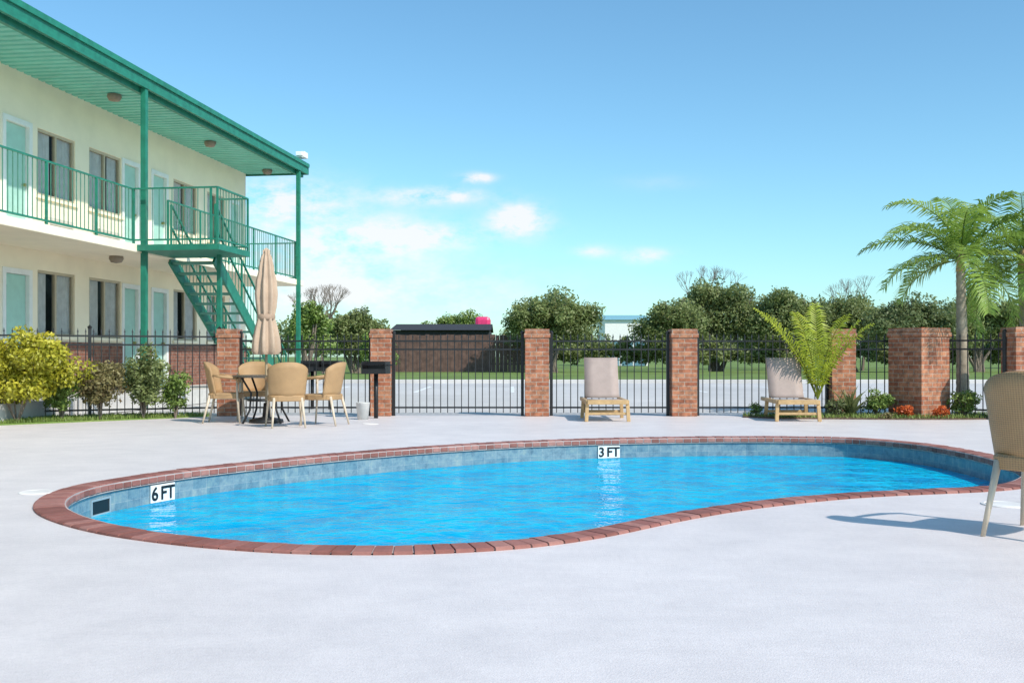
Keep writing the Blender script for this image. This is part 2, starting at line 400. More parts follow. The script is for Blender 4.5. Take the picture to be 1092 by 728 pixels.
MB().box(XN,XE,-0.12,WO+0.55,0.0,GF).obj('walkway_slab',simple('walkway',(0.55,0.53,0.5),0.9),mot)
MB().box(XN,XE,-0.08,WO,DB,DT).obj('balcony_slab',CREAM,mot,bevel=0.01)
dl=MB();df_=MB();wf=MB();gls=MB();cur_=MB();sill=MB();ac=MB();kn=MB()
for zf,oplist in ((DT,ops_u),(GF,ops_g)):
    for (a,b_,za,zb) in oplist:
        if b_-a<1.0 and abs(za-zf)<0.01:
            dl.box(a+0.05,b_-0.05,WO+0.06,WO+0.10,za+0.01,zb-0.05)
            for (p,q) in ((za+0.25,za+0.95),(za+1.1,zb-0.25)): dl.box(a+0.16,b_-0.16,WO+0.052,WO+0.059,p,q)
            df_.box(a-0.05,a+0.045,WO-0.02,WO+0.12,za,zb+0.05); df_.box(b_-0.045,b_+0.05,WO-0.02,WO+0.12,za,zb+0.05); df_.box(a+0.045,b_-0.045,WO-0.02,WO+0.12,zb-0.045,zb+0.05)
            kn.tube((b_-0.13,WO+0.06,za+1.0),(b_-0.13,WO-0.0,za+1.0),0.03)
        else:
            t_=0.05; md=(a+b_)/2
            for q in ((a,a+t_),(b_-t_,b_),(md-t_/2,md+t_/2)): wf.box(q[0],q[1],WO+0.02,WO+0.09,za,zb)
            wf.box(a+t_,md-t_/2,WO+0.02,WO+0.09,zb-t_,zb); wf.box(md+t_/2,b_-t_,WO+0.02,WO+0.09,zb-t_,zb)
            wf.box(a+t_,md-t_/2,WO+0.02,WO+0.09,za,za+t_); wf.box(md+t_/2,b_-t_,WO+0.02,WO+0.09,za,za+t_)
            gls.box(a+t_,b_-t_,WO+0.05,WO+0.056,za+t_,zb-t_)
            sill.box(a-0.06,b_+0.06,WO-0.05,WO+0.015,za-0.06,za)
            gap=random.uniform(0.14,0.30)*(b_-a)
            g0=a+(b_-a)*random.uniform(0.40,0.65)-gap/2
            for (s0,s1) in ((a,max(a+0.05,g0)),(min(b_-0.05,g0+gap),b_)):
                i0=len(cur_.v); K=max(6,int((s1-s0)/0.03))
                for j in range(K+1):
                    xx=s0+(s1-s0)*j/K; yy=WO+0.10+0.018*math.sin(xx*60)
                    cur_.v+=[(xx,yy,za),(xx,yy,zb)]
                for j in range(K): q=i0+2*j; cur_.f.append((q,q+2,q+3,q+1))
            if zf==DT:
                c_=(a+b_)/2; ac.box(c_-0.42,c_+0.42,WO-0.10,WO-0.001,zf+0.12,zf+0.50)
                for j in range(9): ac.box(c_-0.38,c_+0.38,WO-0.115,WO-0.101,zf+0.15+j*0.036,zf+0.168+j*0.036)
dl.obj('doors',DOORM,mot); df_.obj('door_frames',WHITE,mot); wf.obj('window_frames',FRAME,mot)
kn.obj('door_knobs',simple('brass',(0.5,0.38,0.15),0.3,0.9),mot)
m,nt,b=new_mat('window_glass'); b.inputs['Base Color'].default_value=(0.03,0.04,0.05,1); b.inputs['Roughness'].default_value=0.05
tp=nt.nodes.new('ShaderNodeBsdfTransparent'); tp.inputs[0].default_value=(0.92,0.93,0.93,1); mx=nt.nodes.new('ShaderNodeMixShader'); mx.inputs[0].default_value=0.9
nt.links.new(b.outputs[0],mx.inputs[1]); nt.links.new(tp.outputs[0],mx.inputs[2]); nt.links.new(mx.outputs[0],nt.nodes['Material Output'].inputs['Surface'])
gls.obj('window_glass',m,mot); sill.obj('window_sills',CREAM,mot); ac.obj('air_conditioners',simple('ac_paint',(0.62,0.58,0.5),0.6),mot,bevel=0.004)
cur_.obj('curtains',simple('curtain_cloth',(0.84,0.83,0.82),0.9),mot,smooth=True)
MB().box(XN,XE-0.2,WO+0.40,WO+0.45,GF,SF-0.01).obj('room_shade_panel',simple('dark_room',(0.05,0.045,0.04),0.9),mot)  # dark panel behind the windows, darkness of the rooms put into its colour
rf=MB(); x=XN; RX=XE+0.1; yo=-0.12; pitch=0.22
while x<RX-pitch:
    pr=[(x,SF),(x+0.12,SF),(x+0.145,SF+0.045),(x+0.195,SF+0.045),(x+0.22,SF)]
    i0=len(rf.v)
    for (a,z) in pr: rf.v+=[(a,yo,z),(a,WO-0.002,z)]
    for j in range(4): q=i0+2*j; rf.f.append((q,q+1,q+3,q+2))
    x+=pitch
rf.obj('roof_soffit',SOFF,mot)
fa=MB(); fa.box(XN,RX,yo-0.06,yo,SF-0.04,FT_); fa.box(RX,RX+0.05,yo-0.06,WO+7,SF-0.04,FT_+0.02); fa.box(XN,RX,yo-0.10,yo-0.061,FT_-0.07,FT_+0.03)
fa.obj('roof_fascia',GREEN,mot)
ro=MB(); ro.v=[(XN,yo-0.1,FT_),(RX+0.05,yo-0.1,FT_),(RX+0.05,WO+4,FT_+0.35),(XN,WO+4,FT_+0.35),(XN,WO+7.2,FT_),(RX+0.05,WO+7.2,FT_)]; ro.f=[(0,1,2,3),(3,2,5,4)]
ro.obj('roof_deck',SOFF,mot)
bb=MB(); bb.beam((XN,0,SF-0.06),(RX,0,SF-0.06),0.08,0.12); bb.obj('roof_beam',GREEN,mot)
ps=MB(); P2=wl(314,0)
for px_ in (P2,0.0,-8.2,-14.5): ps.box(px_-0.05,px_+0.05,-0.05-0.11,-0.05-0.01,0,SF-0.04)
ps.obj('posts',GREEN,mot)
def rail(mb,mb2,p0,p1,z0,z1,pitch=0.125):
    p0=Vector(p0);p1=Vector(p1); L=(p1-p0).length
    for z_ in (z0+0.08,z1): mb.beam((p0.x,p0.y,p0.z+z_),(p1.x,p1.y,p1.z+z_),0.035,0.03)
    nb=max(2,int(L/pitch))
    for i in range(nb+1):
        q=p0.lerp(p1,i/nb)
        if i%12: mb2.box(q.x-0.006,q.x+0.006,q.y-0.006,q.y+0.006,q.z+z0+0.08,q.z+z1)
        else: mb.box(q.x-0.018,q.x+0.018,q.y-0.018,q.y+0.018,q.z+z0,q.z+z1)
rl=MB(); rb=MB(); LX0,LX1,LYO=-0.2,1.25,-1.65; SW=-0.97
for a_,b_ in (((XN,0.03,0),(LX0,0.03,0)),((LX1,0.03,0),(XE-0.08,0.03,0)),((XE-0.06,0.03,0),(XE-0.06,WO,0)),((LX0,0.0,0),(LX0,LYO,0)),((LX0,LYO,0),(LX1,LYO,0)),((LX1,LYO,0),(LX1,SW-0.03,0))):
    rail(rl,rb,a_,b_,DT,4.14)
rl.obj('balcony_railing',GREEN,mot); rb.obj('balcony_balusters',BALU,mot)
ld=MB(); ld.box(LX0-0.03,LX1+0.03,LYO-0.04,-0.085,DB+0.03,DT-0.01)
ld.box(LX0+0.95,LX0+1.03,LYO+0.35,LYO+0.43,0,DB+0.03)
ld.obj('landing',GREEN,mot)
st=MB(); NS=16; SX0,SX1=LX1,LX1+4.15; rise=(DT-0.02)/NS; go=(SX1-SX0)/NS
for i in range(NS-1):
    xx=SX0+go*i; zz=DT-rise*(i+1); st.box(xx,xx+go*1.02,SW+0.03,-0.06,zz-0.045,zz)
st.obj('stair_treads',simple('tread_paint',(0.14,0.34,0.27),0.6),mot)
sg=MB()
for yy in (SW,-0.04):
    sg.beam((SX0-0.02,yy,DT-0.12),(SX1,yy,-0.0+0.06),0.045,0.27)
sr=MB()
for yy in (SW,-0.04):
    p0=Vector((SX0,yy,DT)); p1=Vector((SX1-0.1,yy,0.1))
    for h in (0.95,0.5): sr.beam(p0+Vector((0,0,h)),p1+Vector((0,0,h)),0.035,0.03)
    for i in range(0,25):
        q=p0.lerp(p1,i/24); w=0.006 if i%8 else 0.018; sr.box(q.x-w,q.x+w,yy-w,yy+w,q.z,q.z+0.95)
sg.obj('stair_stringers',GREEN,mot); sr.obj('stair_railing',GREEN,mot)
cl=MB()
for p_,z_,off in ((122,SF,0.75),(224,SF,0.75),(285,SF,0.75),(124,DB,0.7)):
    xx=wl(p_,off); cl.lathe([(0.13,z_-0.001),(0.14,z_-0.05),(0.10,z_-0.12),(0.001,z_-0.14)],16,(xx,off))
cl.obj('ceiling_lamps',simple('lamp_body',(0.25,0.2,0.15),0.4),mot,smooth=True)
fl_=MB(); fl_.box(P2-0.05,P2+0.25,-0.3,-0.05,FT_+0.1,FT_+0.26); fl_.tube((P2+0.1,-0.1,FT_),(P2+0.1,-0.1,FT_+0.12),0.03); fl_.box(P2-0.2,P2-0.08,-0.28,-0.1,FT_+0.12,FT_+0.22)
fl_.obj('floodlight',WHITE,mot,bevel=0.01)
# ---------------------------------------------------------------- fence and columns
FD=17.3
def column(px,d,w=0.38,rot=0,h=1.46,name='brick_column'):
    mb=MB(); h2=w/2
    mb.box(-h2,h2,-h2,h2,0,h-0.145); mb.box(-h2-0.018,h2+0.018,-h2-0.018,h2+0.018,h-0.145,h-0.073); mb.box(-h2-0.004,h2+0.004,-h2-0.004,h2+0.004,h-0.073,h)
    o=mb.obj(name,BRICK,loc=(X(px,d),d,0),bevel=0.005); o.rotation_euler=(0,0,rot); return o
column(245,FD,0.34); column(407,FD,0.34); column(572.5,FD,0.4); column(728,FD,0.42); column(896,FD,0.40,h=1.46)
column(980,FD-0.3,0.68,math.radians(28),h=1.47); column(1092,16.2,0.5,h=1.46)
def fence(p0,p1,h=1.36,posts=True,pitch=0.115):
    p0=Vector((*p0,0));p1=Vector((*p1,0)); L=(p1-p0).length; dr=(p1-p0)/L; ang=math.atan2(dr.y,dr.x)
    mb=MB()
    for z_ in (h-0.10,h-0.24,0.14): mb.box(0,L,-0.014,0.014,z_-0.014,z_+0.014)
    n_=int(L/pitch)
    for i in range(1,n_):
        x_=i*L/n_; mb.box(x_-0.007,x_+0.007,-0.007,0.007,0.05,h-0.04)
        i0=len(mb.v); mb.v+=[(x_-0.013,-0.008,h-0.04),(x_+0.013,-0.008,h-0.04),(x_+0.013,0.008,h-0.04),(x_-0.013,0.008,h-0.04),(x_,0,h+0.03)]
        mb.f+=[(i0,i0+1,i0+4),(i0+1,i0+2,i0+4),(i0+2,i0+3,i0+4),(i0+3,i0,i0+4)]
    if posts:
        k=max(1,round(L/2.44))
        for i in range(k+1):
            x_=min(max(i*L/k,0.03),L-0.03); mb.box(x_-0.025,x_+0.025,-0.025,0.025,0,h+0.02); mb.lathe([(0.03,h+0.02),(0.035,h+0.05),(0.001,h+0.08)],8,(x_,0))
    o=mb.obj('iron_fence',BLACK,loc=(p0.x,p0.y,0)); o.rotation_euler=(0,0,ang); return o
fence((X(-60,15.6),15.6),(X(236,FD),FD),1.43)
for a_,b_ in ((255,397),(418,559),(586,714),(742,884),(909,952)): fence((X(a_,FD),FD),(X(b_,FD),FD))
fence((X(1008,16.9),16.9),(X(1075,16.2),16.25))
fence((X(1108,16.2),16.2),(12,13.5))
# ---------------------------------------------------------------- furniture
def weave(name,c):
    m,nt,b=new_mat(name); v=objc(nt)
    w1=nt.nodes.new('ShaderNodeTexWave'); w1.bands_direction='Z'; w1.inputs['Scale'].default_value=26; nt.links.new(v,w1.inputs['Vector'])
    w2_=nt.nodes.new('ShaderNodeTexWave'); w2_.bands_direction='X'; w2_.inputs['Scale'].default_value=20; nt.links.new(v,w2_.inputs['Vector'])
    f=math_(nt,'MULTIPLY',math_(nt,'ADD',w1.outputs['Fac'],w2_.outputs['Fac']),0.5)
    col=mixc(nt,0.5,ramp(nt,f,[(0.1,tuple(x*0.65 for x in c)),(0.7,c)]),ramp(nt,noise(nt,v,7,4,0.6),[(0.3,(0.7,0.7,0.7)),(0.7,(1,1,1))]),'MULTIPLY')
    nt.links.new(col,b.inputs['Base Color']); b.inputs['Roughness'].default_value=0.6
    bump(nt,b,f,0.5,0.004); return m
WICK=weave('tan_wicker',(0.50,0.31,0.15)); LEGM=simple('cream_aluminium',(0.60,0.50,0.38),0.4)
def chair(x,y,face):
    e=empty('patio_chair',(x,y,0),face-math.pi/2)
    s=MB(); nseg=20
    outl=[]
    for k in range(nseg):
        t=2*math.pi*k/nseg; cx=math.copysign(abs(math.cos(t))**0.55,math.cos(t))*0.25; cy=math.copysign(abs(math.sin(t))**0.55,math.sin(t))*0.24
        outl.append((cx,cy))
    for z_,sc_ in ((0.37,0.96),(0.375,1.0),(0.44,1.02),(0.455,0.97)):
        for (a,b_) in outl: s.v.append((a*sc_,b_*sc_,z_))
    for r_ in range(3):
        for k in range(nseg): a=r_*nseg+k; b2=r_*nseg+(k+1)%nseg; s.f.append((a,b2,b2+nseg,a+nseg))
    s.f.append(tuple(reversed(range(nseg)))); s.f.append(tuple(3*nseg+k for k in range(nseg)))
    s.obj('seat',WICK,e,smooth=False,bevel=0.004)
    bk=MB(); K=18; R=6
    for j in range(R+1):
        h=j/R
        for k in range(K+1):
            a=math.radians(-62+124*k/K); 
            topz=0.92-0.10*abs(k/K*2-1)**2.5; z_=0.42+(topz-0.42)*h
            rr=0.27+0.035*h; 
            bk.v.append((math.sin(a)*rr*1.02,-math.cos(a)*(rr-0.03)-0.06*h+0.02,z_))
    W=K+1
    for j in range(R):
        for k in range(K): q=j*W+k; bk.f.append((q,q+1,q+W+1,q+W))
    o=bk.obj('backrest',WICK,e,smooth=True); sm=o.modifiers.new('s','SOLIDIFY'); sm.thickness=0.028; sm.offset=0
    lg=MB()
    for sx in (-1,1):
        lg.path([(sx*0.21,0.20,0.66),(sx*0.22,0.205,0.40),(sx*0.255,0.25,0.0)],[0.016,0.018,0.012])
        lg.path([(sx*0.19,-0.20,0.42),(sx*0.23,-0.30,0.0)],[0.022,0.013])
    lg.obj('legs',LEGM,e,smooth=True)
    ar=MB()
    for sx in (-1,1):
        ar.path([(sx*0.262,-0.14,0.72),(sx*0.275,-0.02,0.70),(sx*0.265,0.12,0.685),(sx*0.225,0.215,0.66),(sx*0.205,0.21,0.60)],[0.018,0.022,0.024,0.022,0.016])
    ar.obj('armrests',WICK,e,smooth=True)
    return e
TD=15.5; TX=X(284,TD)
chair(X(305,14.55),14.55,math.radians(110))
chair(X(241,15.5),15.5,math.radians(5))
chair(X(345,15.0),15.0,math.radians(165))
chair(X(272,16.3),16.3,math.radians(-80))
chair(3.0,5.72,math.radians(40))
tb=empty('patio_table',(TX,TD,0))
MB().lathe([(0.001,0.72),(0.49,0.72),(0.505,0.71),(0.505,0.69),(0.48,0.685),(0.001,0.685)],40).obj('tabletop',simple('table_top',(0.09,0.075,0.06),0.25),tb,smooth=False)
lg=MB()
for k in range(4):
    t=math.pi/4+k*math.pi/2; c_,s_=math.cos(t),math.sin(t)
    lg.path([(c_*0.42,s_*0.42,0.69),(c_*0.26,s_*0.26,0.45),(c_*0.28,s_*0.28,0.2),(c_*0.40,s_*0.40,0.0)],0.016,8)
lg.lathe([(0.27,0.33),(0.285,0.33),(0.285,0.35),(0.27,0.35),(0.27,0.33)],24)
lg.obj('legs',BLACK,tb,smooth=True)
um=empty('patio_umbrella',(TX,TD,0))
MB().lathe([(0.02,0.0),(0.02,2.58)],12).obj('pole',simple('pole_wood',(0.4,0.3,0.18),0.5),um,smooth=True)
MB().lathe([(0.001,0.0),(0.26,0.0),(0.25,0.05),(0.06,0.09),(0.04,0.3),(0.021,0.3)],24).obj('base',BLACK,um,smooth=True)
cn=MB().lathe([(0.012,2.64),(0.05,2.60),(0.045,2.56),(0.07,2.50),(0.095,2.36),(0.10,2.28),(0.13,2.15),(0.145,1.95),(0.13,1.75),(0.105,1.60),(0.14,1.45),(0.175,1.25),(0.185,1.08),(0.15,1.03)],96,pleat=8,amp=0.22)
cn.obj('canopy',simple('umbrella_cloth',(0.50,0.37,0.27),0.9,var=0.1,bmp=0.3,bs=25),um,smooth=True)
MB().lathe([(0.125,1.64),(0.135,1.62),(0.135,1.58),(0.125,1.56)],24).obj('tie_band',simple('tie',(0.4,0.28,0.2),0.9),um,smooth=True)
SLING=weave('sling_fabric',(0.46,0.36,0.32)); LW=simple('resin_wood',(0.52,0.34,0.16),0.5,var=0.2,scale=12)
def lounger(px,py,rot=0):
    x_,y_=G(px,py); e=empty('sun_lounger',(x_,y_,0),rot)
    f=MB(); w=0.31
    for sx in (-1,1):
        f.beam((sx*w,0.0,0.30),(sx*w,1.42,0.30),0.045,0.06)
        f.beam((sx*w,0.05,0.27),(sx*(w+0.015),0.02,0.0),0.055,0.05)
        f.beam((sx*w,0.95,0.27),(sx*(w+0.015),1.0,0.0),0.055,0.05)
        f.beam((sx*(w-0.05),0.95,0.32),(sx*(w-0.05),1.27,0.97),0.03,0.03)
    f.box(-w,w,-0.025,0.025,0.265,0.335); f.box(-w,w,0.03,0.06,0.10,0.14); f.box(-w,w,0.98,1.02,0.09,0.13)
    f.beam((-w+0.05,1.27,0.965),(w-0.05,1.27,0.965),0.03,0.03)
    f.obj('frame',LW,e,bevel=0.006)
    s=MB(); K=10
    for (a,b_,ww) in (((0.03,0.345),(0.95,0.315),w-0.03),((0.94,0.335),(1.255,0.985),w-0.035)):
        i0=len(s.v)
        for j in range(K+1):
            t=j/K; yy=a[0]+(b_[0]-a[0])*t; zz=a[1]+(b_[1]-a[1])*t-0.02*math.sin(math.pi*t)
            for q in range(5): u=-1+q/2; s.v.append((u*ww,yy-0.02,zz-0.006*(1-u*u)))
        for j in range(K):
            for q in range(4): c_=i0+j*5+q; s.f.append((c_,c_+1,c_+6,c_+5))
    o=s.obj('sling',SLING,e,smooth=True); sm=o.modifiers.new('s','SOLIDIFY'); sm.thickness=0.008
lounger(648,449.5,math.radians(0)); lounger(851.5,449.5,math.radians(-4))
def grill(px,d):
    e=empty('pedestal_grill',(X(px,d),d,0),math.radians(random.uniform(-10,10)))
    MB().tube((0,0,0),(0,0,0.72),0.035).obj('post',BLACK,e,smooth=True)
    g=MB(); g.box(-0.2,0.2,-0.17,0.17,0.72,0.74); g.box(-0.2,-0.185,-0.17,0.17,0.74,0.92); g.box(0.185,0.2,-0.17,0.17,0.74,0.92); g.box(-0.185,0.185,0.155,0.17,0.74,0.92); g.box(-0.185,0.185,-0.17,-0.155,0.74,0.80)
    for i in range(12): g.box(-0.18+i*0.032,-0.172+i*0.032,-0.15,0.15,0.86,0.87)
    g.obj('firebox',BLACK,e); MB().tube((0.2,-0.1,0.86),(0.33,-0.1,0.86),0.012).obj('handle',BLACK,e)
grill(401,16.6); grill(352,19.5); grill(333,19.6)
be=empty('bucket',(X(387,16.3),16.3,0)); MB().lathe([(0.001,0.003),(0.085,0.003),(0.11,0.26),(0.118,0.27),(0.105,0.27),(0.08,0.01)],20).obj('pail',simple('pail',(0.6,0.6,0.58),0.4),be,smooth=True)
# ---------------------------------------------------------------- planting
LF_OLV=leaf_mat('leaf_olive',(0.10,0.125,0.045),(0.24,0.29,0.10),(0.42,0.46,0.19),0.42)
LF_DRK=leaf_mat('leaf_dark',(0.08,0.105,0.045),(0.19,0.235,0.09),(0.34,0.38,0.17),0.42)
LF_YEL=leaf_mat('leaf_yellow_green',(0.20,0.20,0.015),(0.48,0.46,0.04),(0.80,0.66,0.08))
LF_MID=leaf_mat('leaf_mid',(0.09,0.14,0.03),(0.22,0.32,0.07),(0.40,0.47,0.15))
LF_RED=leaf_mat('leaf_reddish',(0.12,0.08,0.035),(0.25,0.22,0.09),(0.40,0.33,0.15))
LF_ORG=leaf_mat('flower_orange',(0.40,0.06,0.02),(0.7,0.16,0.04),(0.85,0.35,0.1))
LF_PLM=leaf_mat('leaf_palm',(0.10,0.17,0.02),(0.28,0.42,0.07),(0.54,0.62,0.17),0.4)
LF_PLY=leaf_mat('leaf_palm_yellow',(0.24,0.28,0.02),(0.50,0.58,0.06),(0.74,0.72,0.14),0.45)
def flatpoly(name,pts,z,mat):
    mb=MB(); k=len(pts); mb.v=[(a,b_,z) for a,b_ in pts]+[(a,b_,z-0.06) for a,b_ in pts]; mb.f=[tuple(range(k))]+[(i,i+k,(i+1)%k+k,(i+1)%k) for i in range(k)]
    return mb.obj(name,mat)
lp=[G(-60,456),G(0,453.5),G(60,451),G(120,448.5),G(180,446),G(222,444),(X(224,17.25),17.25),(X(120,16.6),16.9),(X(-60,15.6),15.8)]
flatpoly('planting_strip',lp,0.02,GRASS)
rp=[G(792,445),G(830,446.5),G(900,447),G(960,447.5),G(1020,447.5),G(1062,447),(X(1075,16.0),16.0),(X(1075,17.6),17.4),(X(792,17.2),17.2)]
flatpoly('planting_bed',rp,0.02,MULCH)
def tufts(name,poly,n_,hh,mat,w=0.012):
    xs=[p[0] for p in poly]; ys=[p[1] for p in poly]; B=[]
    def inside(x,y):
        c=False
        for i in range(len(poly)):
            (x1,y1),(x2,y2)=poly[i],poly[i-1]
            if (y1>y)!=(y2>y) and x<(x2-x1)*(y-y1)/(y2-y1)+x1: c=not c
        return c
    while len(B)<n_:
        x_=random.uniform(min(xs),max(xs)); y_=random.uniform(min(ys),max(ys))
        if inside(x_,y_): B.append((x_,y_,0.02,random.uniform(0,6.28),random.uniform(0.9,1.5),hh*random.uniform(0.5,1.3),w,random.uniform(0.2,1.2)))
    return blades(name,B,mat,seg=2)
tufts('strip_grass',lp,9000,0.07,LF_MID); tufts('bed_groundcover',rp,4500,0.07,LF_MID)
def shrub(name,px,py,wpx,hpx,mat,n_,leaf,d=None,sub=26):
    d=d or F/(py-HOR); s=F/d; x_=X(px,d); w=wpx/s/2; h=hpx/s
    e=empty(name,(x_,d,0)); st_=MB()
    for k in range(7):
        a=random.uniform(0,6.28); r=random.uniform(0.3,0.7)*w
        st_.path([(0,0,0),(math.cos(a)*r*0.4,math.sin(a)*r*0.4,h*0.35),(math.cos(a)*r,math.sin(a)*r,h*0.8)],[0.014,0.01,0.004],6)
    st_.obj('stems',BARK,e)
    bl=[(0,0,h*0.58,w*0.98,w*0.8,h*0.44),(0,0,h*0.3,w*0.8,w*0.6,h*0.28)]
    for k in range(3): a=random.uniform(0,6.28); bl.append((math.cos(a)*w*0.4,math.sin(a)*w*0.3,h*random.uniform(0.35,0.68),w*0.62,w*0.5,h*0.34))
    leaves('foliage',bl,n_,leaf,mat,e,sub=sub); return e
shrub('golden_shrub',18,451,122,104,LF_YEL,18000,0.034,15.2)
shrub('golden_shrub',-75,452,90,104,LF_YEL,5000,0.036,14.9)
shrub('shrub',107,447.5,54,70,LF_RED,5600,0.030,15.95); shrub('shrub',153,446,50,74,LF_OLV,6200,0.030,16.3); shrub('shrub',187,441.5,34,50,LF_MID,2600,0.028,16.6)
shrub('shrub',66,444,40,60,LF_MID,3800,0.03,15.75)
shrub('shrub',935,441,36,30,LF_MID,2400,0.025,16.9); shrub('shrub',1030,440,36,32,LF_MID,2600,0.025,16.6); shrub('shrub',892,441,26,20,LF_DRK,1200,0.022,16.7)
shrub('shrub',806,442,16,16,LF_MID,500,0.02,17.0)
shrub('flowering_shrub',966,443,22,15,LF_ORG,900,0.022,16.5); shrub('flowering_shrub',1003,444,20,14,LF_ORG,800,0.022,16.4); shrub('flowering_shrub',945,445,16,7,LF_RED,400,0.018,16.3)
ax,ay=X(907,16.9),16.9
blades('agave_plant',[(ax+random.uniform(-.05,.05),ay,0.05,random.uniform(0,6.28),random.uniform(0.5,1.35),random.uniform(0.45,0.75),0.06,random.uniform(0.2,0.9)) for _ in range(34)],LF_DRK)
PBARK=simple('palm_bark',(0.34,0.29,0.22),0.9,var=0.3,scale=10,bmp=0.7,bs=25)
def palm(name,x_,y_,hz,L,nf,trunk_r,mat,elr=(-25,80),lean=(0,0),leafl=0.42,dens=44,bendr=(75,120),azs=None):
    e=empty(name,(x_,y_,0))
    if hz>0.6:
        t=MB(); pts=[];rs=[]
        for k in range(40):
            u=k/39; pts.append((lean[0]*u*u,lean[1]*u,hz*u)); rs.append(trunk_r*(1.25-0.45*u+0.35*math.exp(-u*14))*(1.0+(0.08 if k%2 else 0)))
        t.path(pts,rs,12); t.obj('trunk',PBARK,e,smooth=True)
        cs=MB(); cs.path([(lean[0],lean[1],hz-0.05),(lean[0],lean[1],hz+0.35)],[trunk_r*0.9,trunk_r*0.45],10); cs.obj('crownshaft',LW,e,smooth=True)
    V=[];S=[];rc=MB()
    for i in range(nf):
        az=(azs[i] if azs else i*2.39996)+random.uniform(-.2,.2); el=math.radians(elr[0]+(elr[1]-elr[0])*(i+0.5)/nf+random.uniform(-6,6)); Lf=L*random.uniform(0.85,1.12)
        p=np.array([lean[0],lean[1],hz+0.15]); h=np.array([math.cos(az),math.sin(az),0]); side=np.array([-h[1],h[0],0]); K=14; pts=[p.copy()]; e_=el; bend=math.radians(random.uniform(*bendr))
        dirs=[]
        for k in range(K):
            d=h*math.cos(e_)+np.array([0,0,math.sin(e_)]); dirs.append(d); p=p+d*Lf/K; pts.append(p.copy()); e_-=bend/K*(0.5+k/K)
        rc.path([tuple(q) for q in pts],[0.014*(1-0.85*k/K) for k in range(K+1)],5)
        bs=random.uniform(0.25,0.75)
        for j in range(dens):
            u=0.14+0.86*j/dens; f=u*K; k=min(K-1,int(f)); q=pts[k]+(pts[k+1]-pts[k])*(f-k); d=dirs[k]
            up=np.cross(side,d); up=up if up[2]>0 else -up
            ll=leafl*(0.35+0.9*math.sin(math.pi*min(1,(u*0.92+0.06))))*random.uniform(0.85,1.1)
            for sg_ in (-1,1):
                o=(side*sg_*0.80+d*0.5+up*random.uniform(0.0,0.45)); o/=np.linalg.norm(o)
                wv_=d*0.015; m_=q+o*ll*0.5; o2_=o+np.array([0,0,-0.75]); o2_/=np.linalg.norm(o2_); en=m_+o2_*ll*0.5
                V+=[q-wv_*0.6,q+wv_*0.6,m_+wv_,m_-wv_, m_-wv_,m_+wv_,en+wv_*0.1,en-wv_*0.1]; s_=np.clip(bs+random.uniform(-.18,.18),0,1); S+=[s_,s_]
    rc.obj('frond_ribs',mat,e); V=np.array(V); np_mesh('fronds',V,len(V)//4,4,mat,np.array(S),e); return e
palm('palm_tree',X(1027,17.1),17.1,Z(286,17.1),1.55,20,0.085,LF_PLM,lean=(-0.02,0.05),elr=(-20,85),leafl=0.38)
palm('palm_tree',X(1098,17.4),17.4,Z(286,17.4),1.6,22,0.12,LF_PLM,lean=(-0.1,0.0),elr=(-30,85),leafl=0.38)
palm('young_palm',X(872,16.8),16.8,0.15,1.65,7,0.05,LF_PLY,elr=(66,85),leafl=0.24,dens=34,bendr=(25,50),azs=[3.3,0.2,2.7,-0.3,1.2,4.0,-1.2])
# ---------------------------------------------------------------- background
WFEN=simple('dark_wood',(0.12,0.07,0.056),0.85,var=0.35,scale=3)
wf_=MB(); d=62; x=X(414,d)
while x<X(562,d):
    wf_.box(x,x+0.235,d-0.02,d+0.02,0.05,Z(357,d)+random.uniform(-0.03,0.03)); x+=0.25
wf_.box(X(414,d),X(562,d),d+0.021,d+0.1,0.5,0.6); wf_.box(X(414,d),X(562,d),d+0.021,d+0.1,1.8,1.9)
wf_.obj('wooden_fence',WFEN)
d=72; sd=empty('storage_shed',(0,0,0))
MB().box(X(418,d),X(522,d),d,d+8,0,Z(352,d)).obj('walls',simple('shed_wall',(0.03,0.03,0.035),0.8),sd)
rr=MB(); x0,x1=X(416,d),X(524,d); zz=Z(352,d); rr.v=[(x0,d-0.4,zz),(x1,d-0.4,zz),(x1,d+4,zz+0.55),(x0,d+4,zz+0.55),(x1,d+8.4,zz),(x0,d+8.4,zz)]; rr.f=[(0,1,2,3),(3,2,4,5)]; rr.obj('roof',simple('shed_roof',(0.03,0.03,0.035),0.9),sd)
d=80; tk=empty('parked_truck',(X(515,d),d,0))
MB().box(-0.6,0.6,-1,1,0.9,Z(338,d)).obj('cab',simple('red_paint',(0.7,0.04,0.16),0.4),tk,bevel=0.25)
tw=MB(); [tw.tube((sx*0.6-0.1,sy,0.45),(sx*0.6+0.1,sy,0.45),0.45,n=16) for sx in (-1,1) for sy in (-0.8,0.8)]; tw.obj('wheels',BLACK,tk)
d=110; wh=empty('warehouse_building',(X(668,d),d,0)); hw=2.3; hz=Z(341,d)
MB().box(-hw,hw,0,10,0,hz).obj('walls',WHITE,wh); r=MB(); r.v=[(-hw-.3,-.3,hz),(hw+.3,-.3,hz),(hw+.3,5,hz+.7),(-hw-.3,5,hz+.7),(hw+.3,10.3,hz),(-hw-.3,10.3,hz)]; r.f=[(0,1,2,3),(3,2,4,5)]; r.obj('roof',simple('wh_roof',(0.20,0.42,0.48),0.7),wh)
o=MB(); [o.box(a,a+1.2,-0.03,0.0,0,2.6) for a in (-2.0,-0.5,0.9)]; o.obj('doors',simple('roller',(0.12,0.25,0.32),0.5),wh)
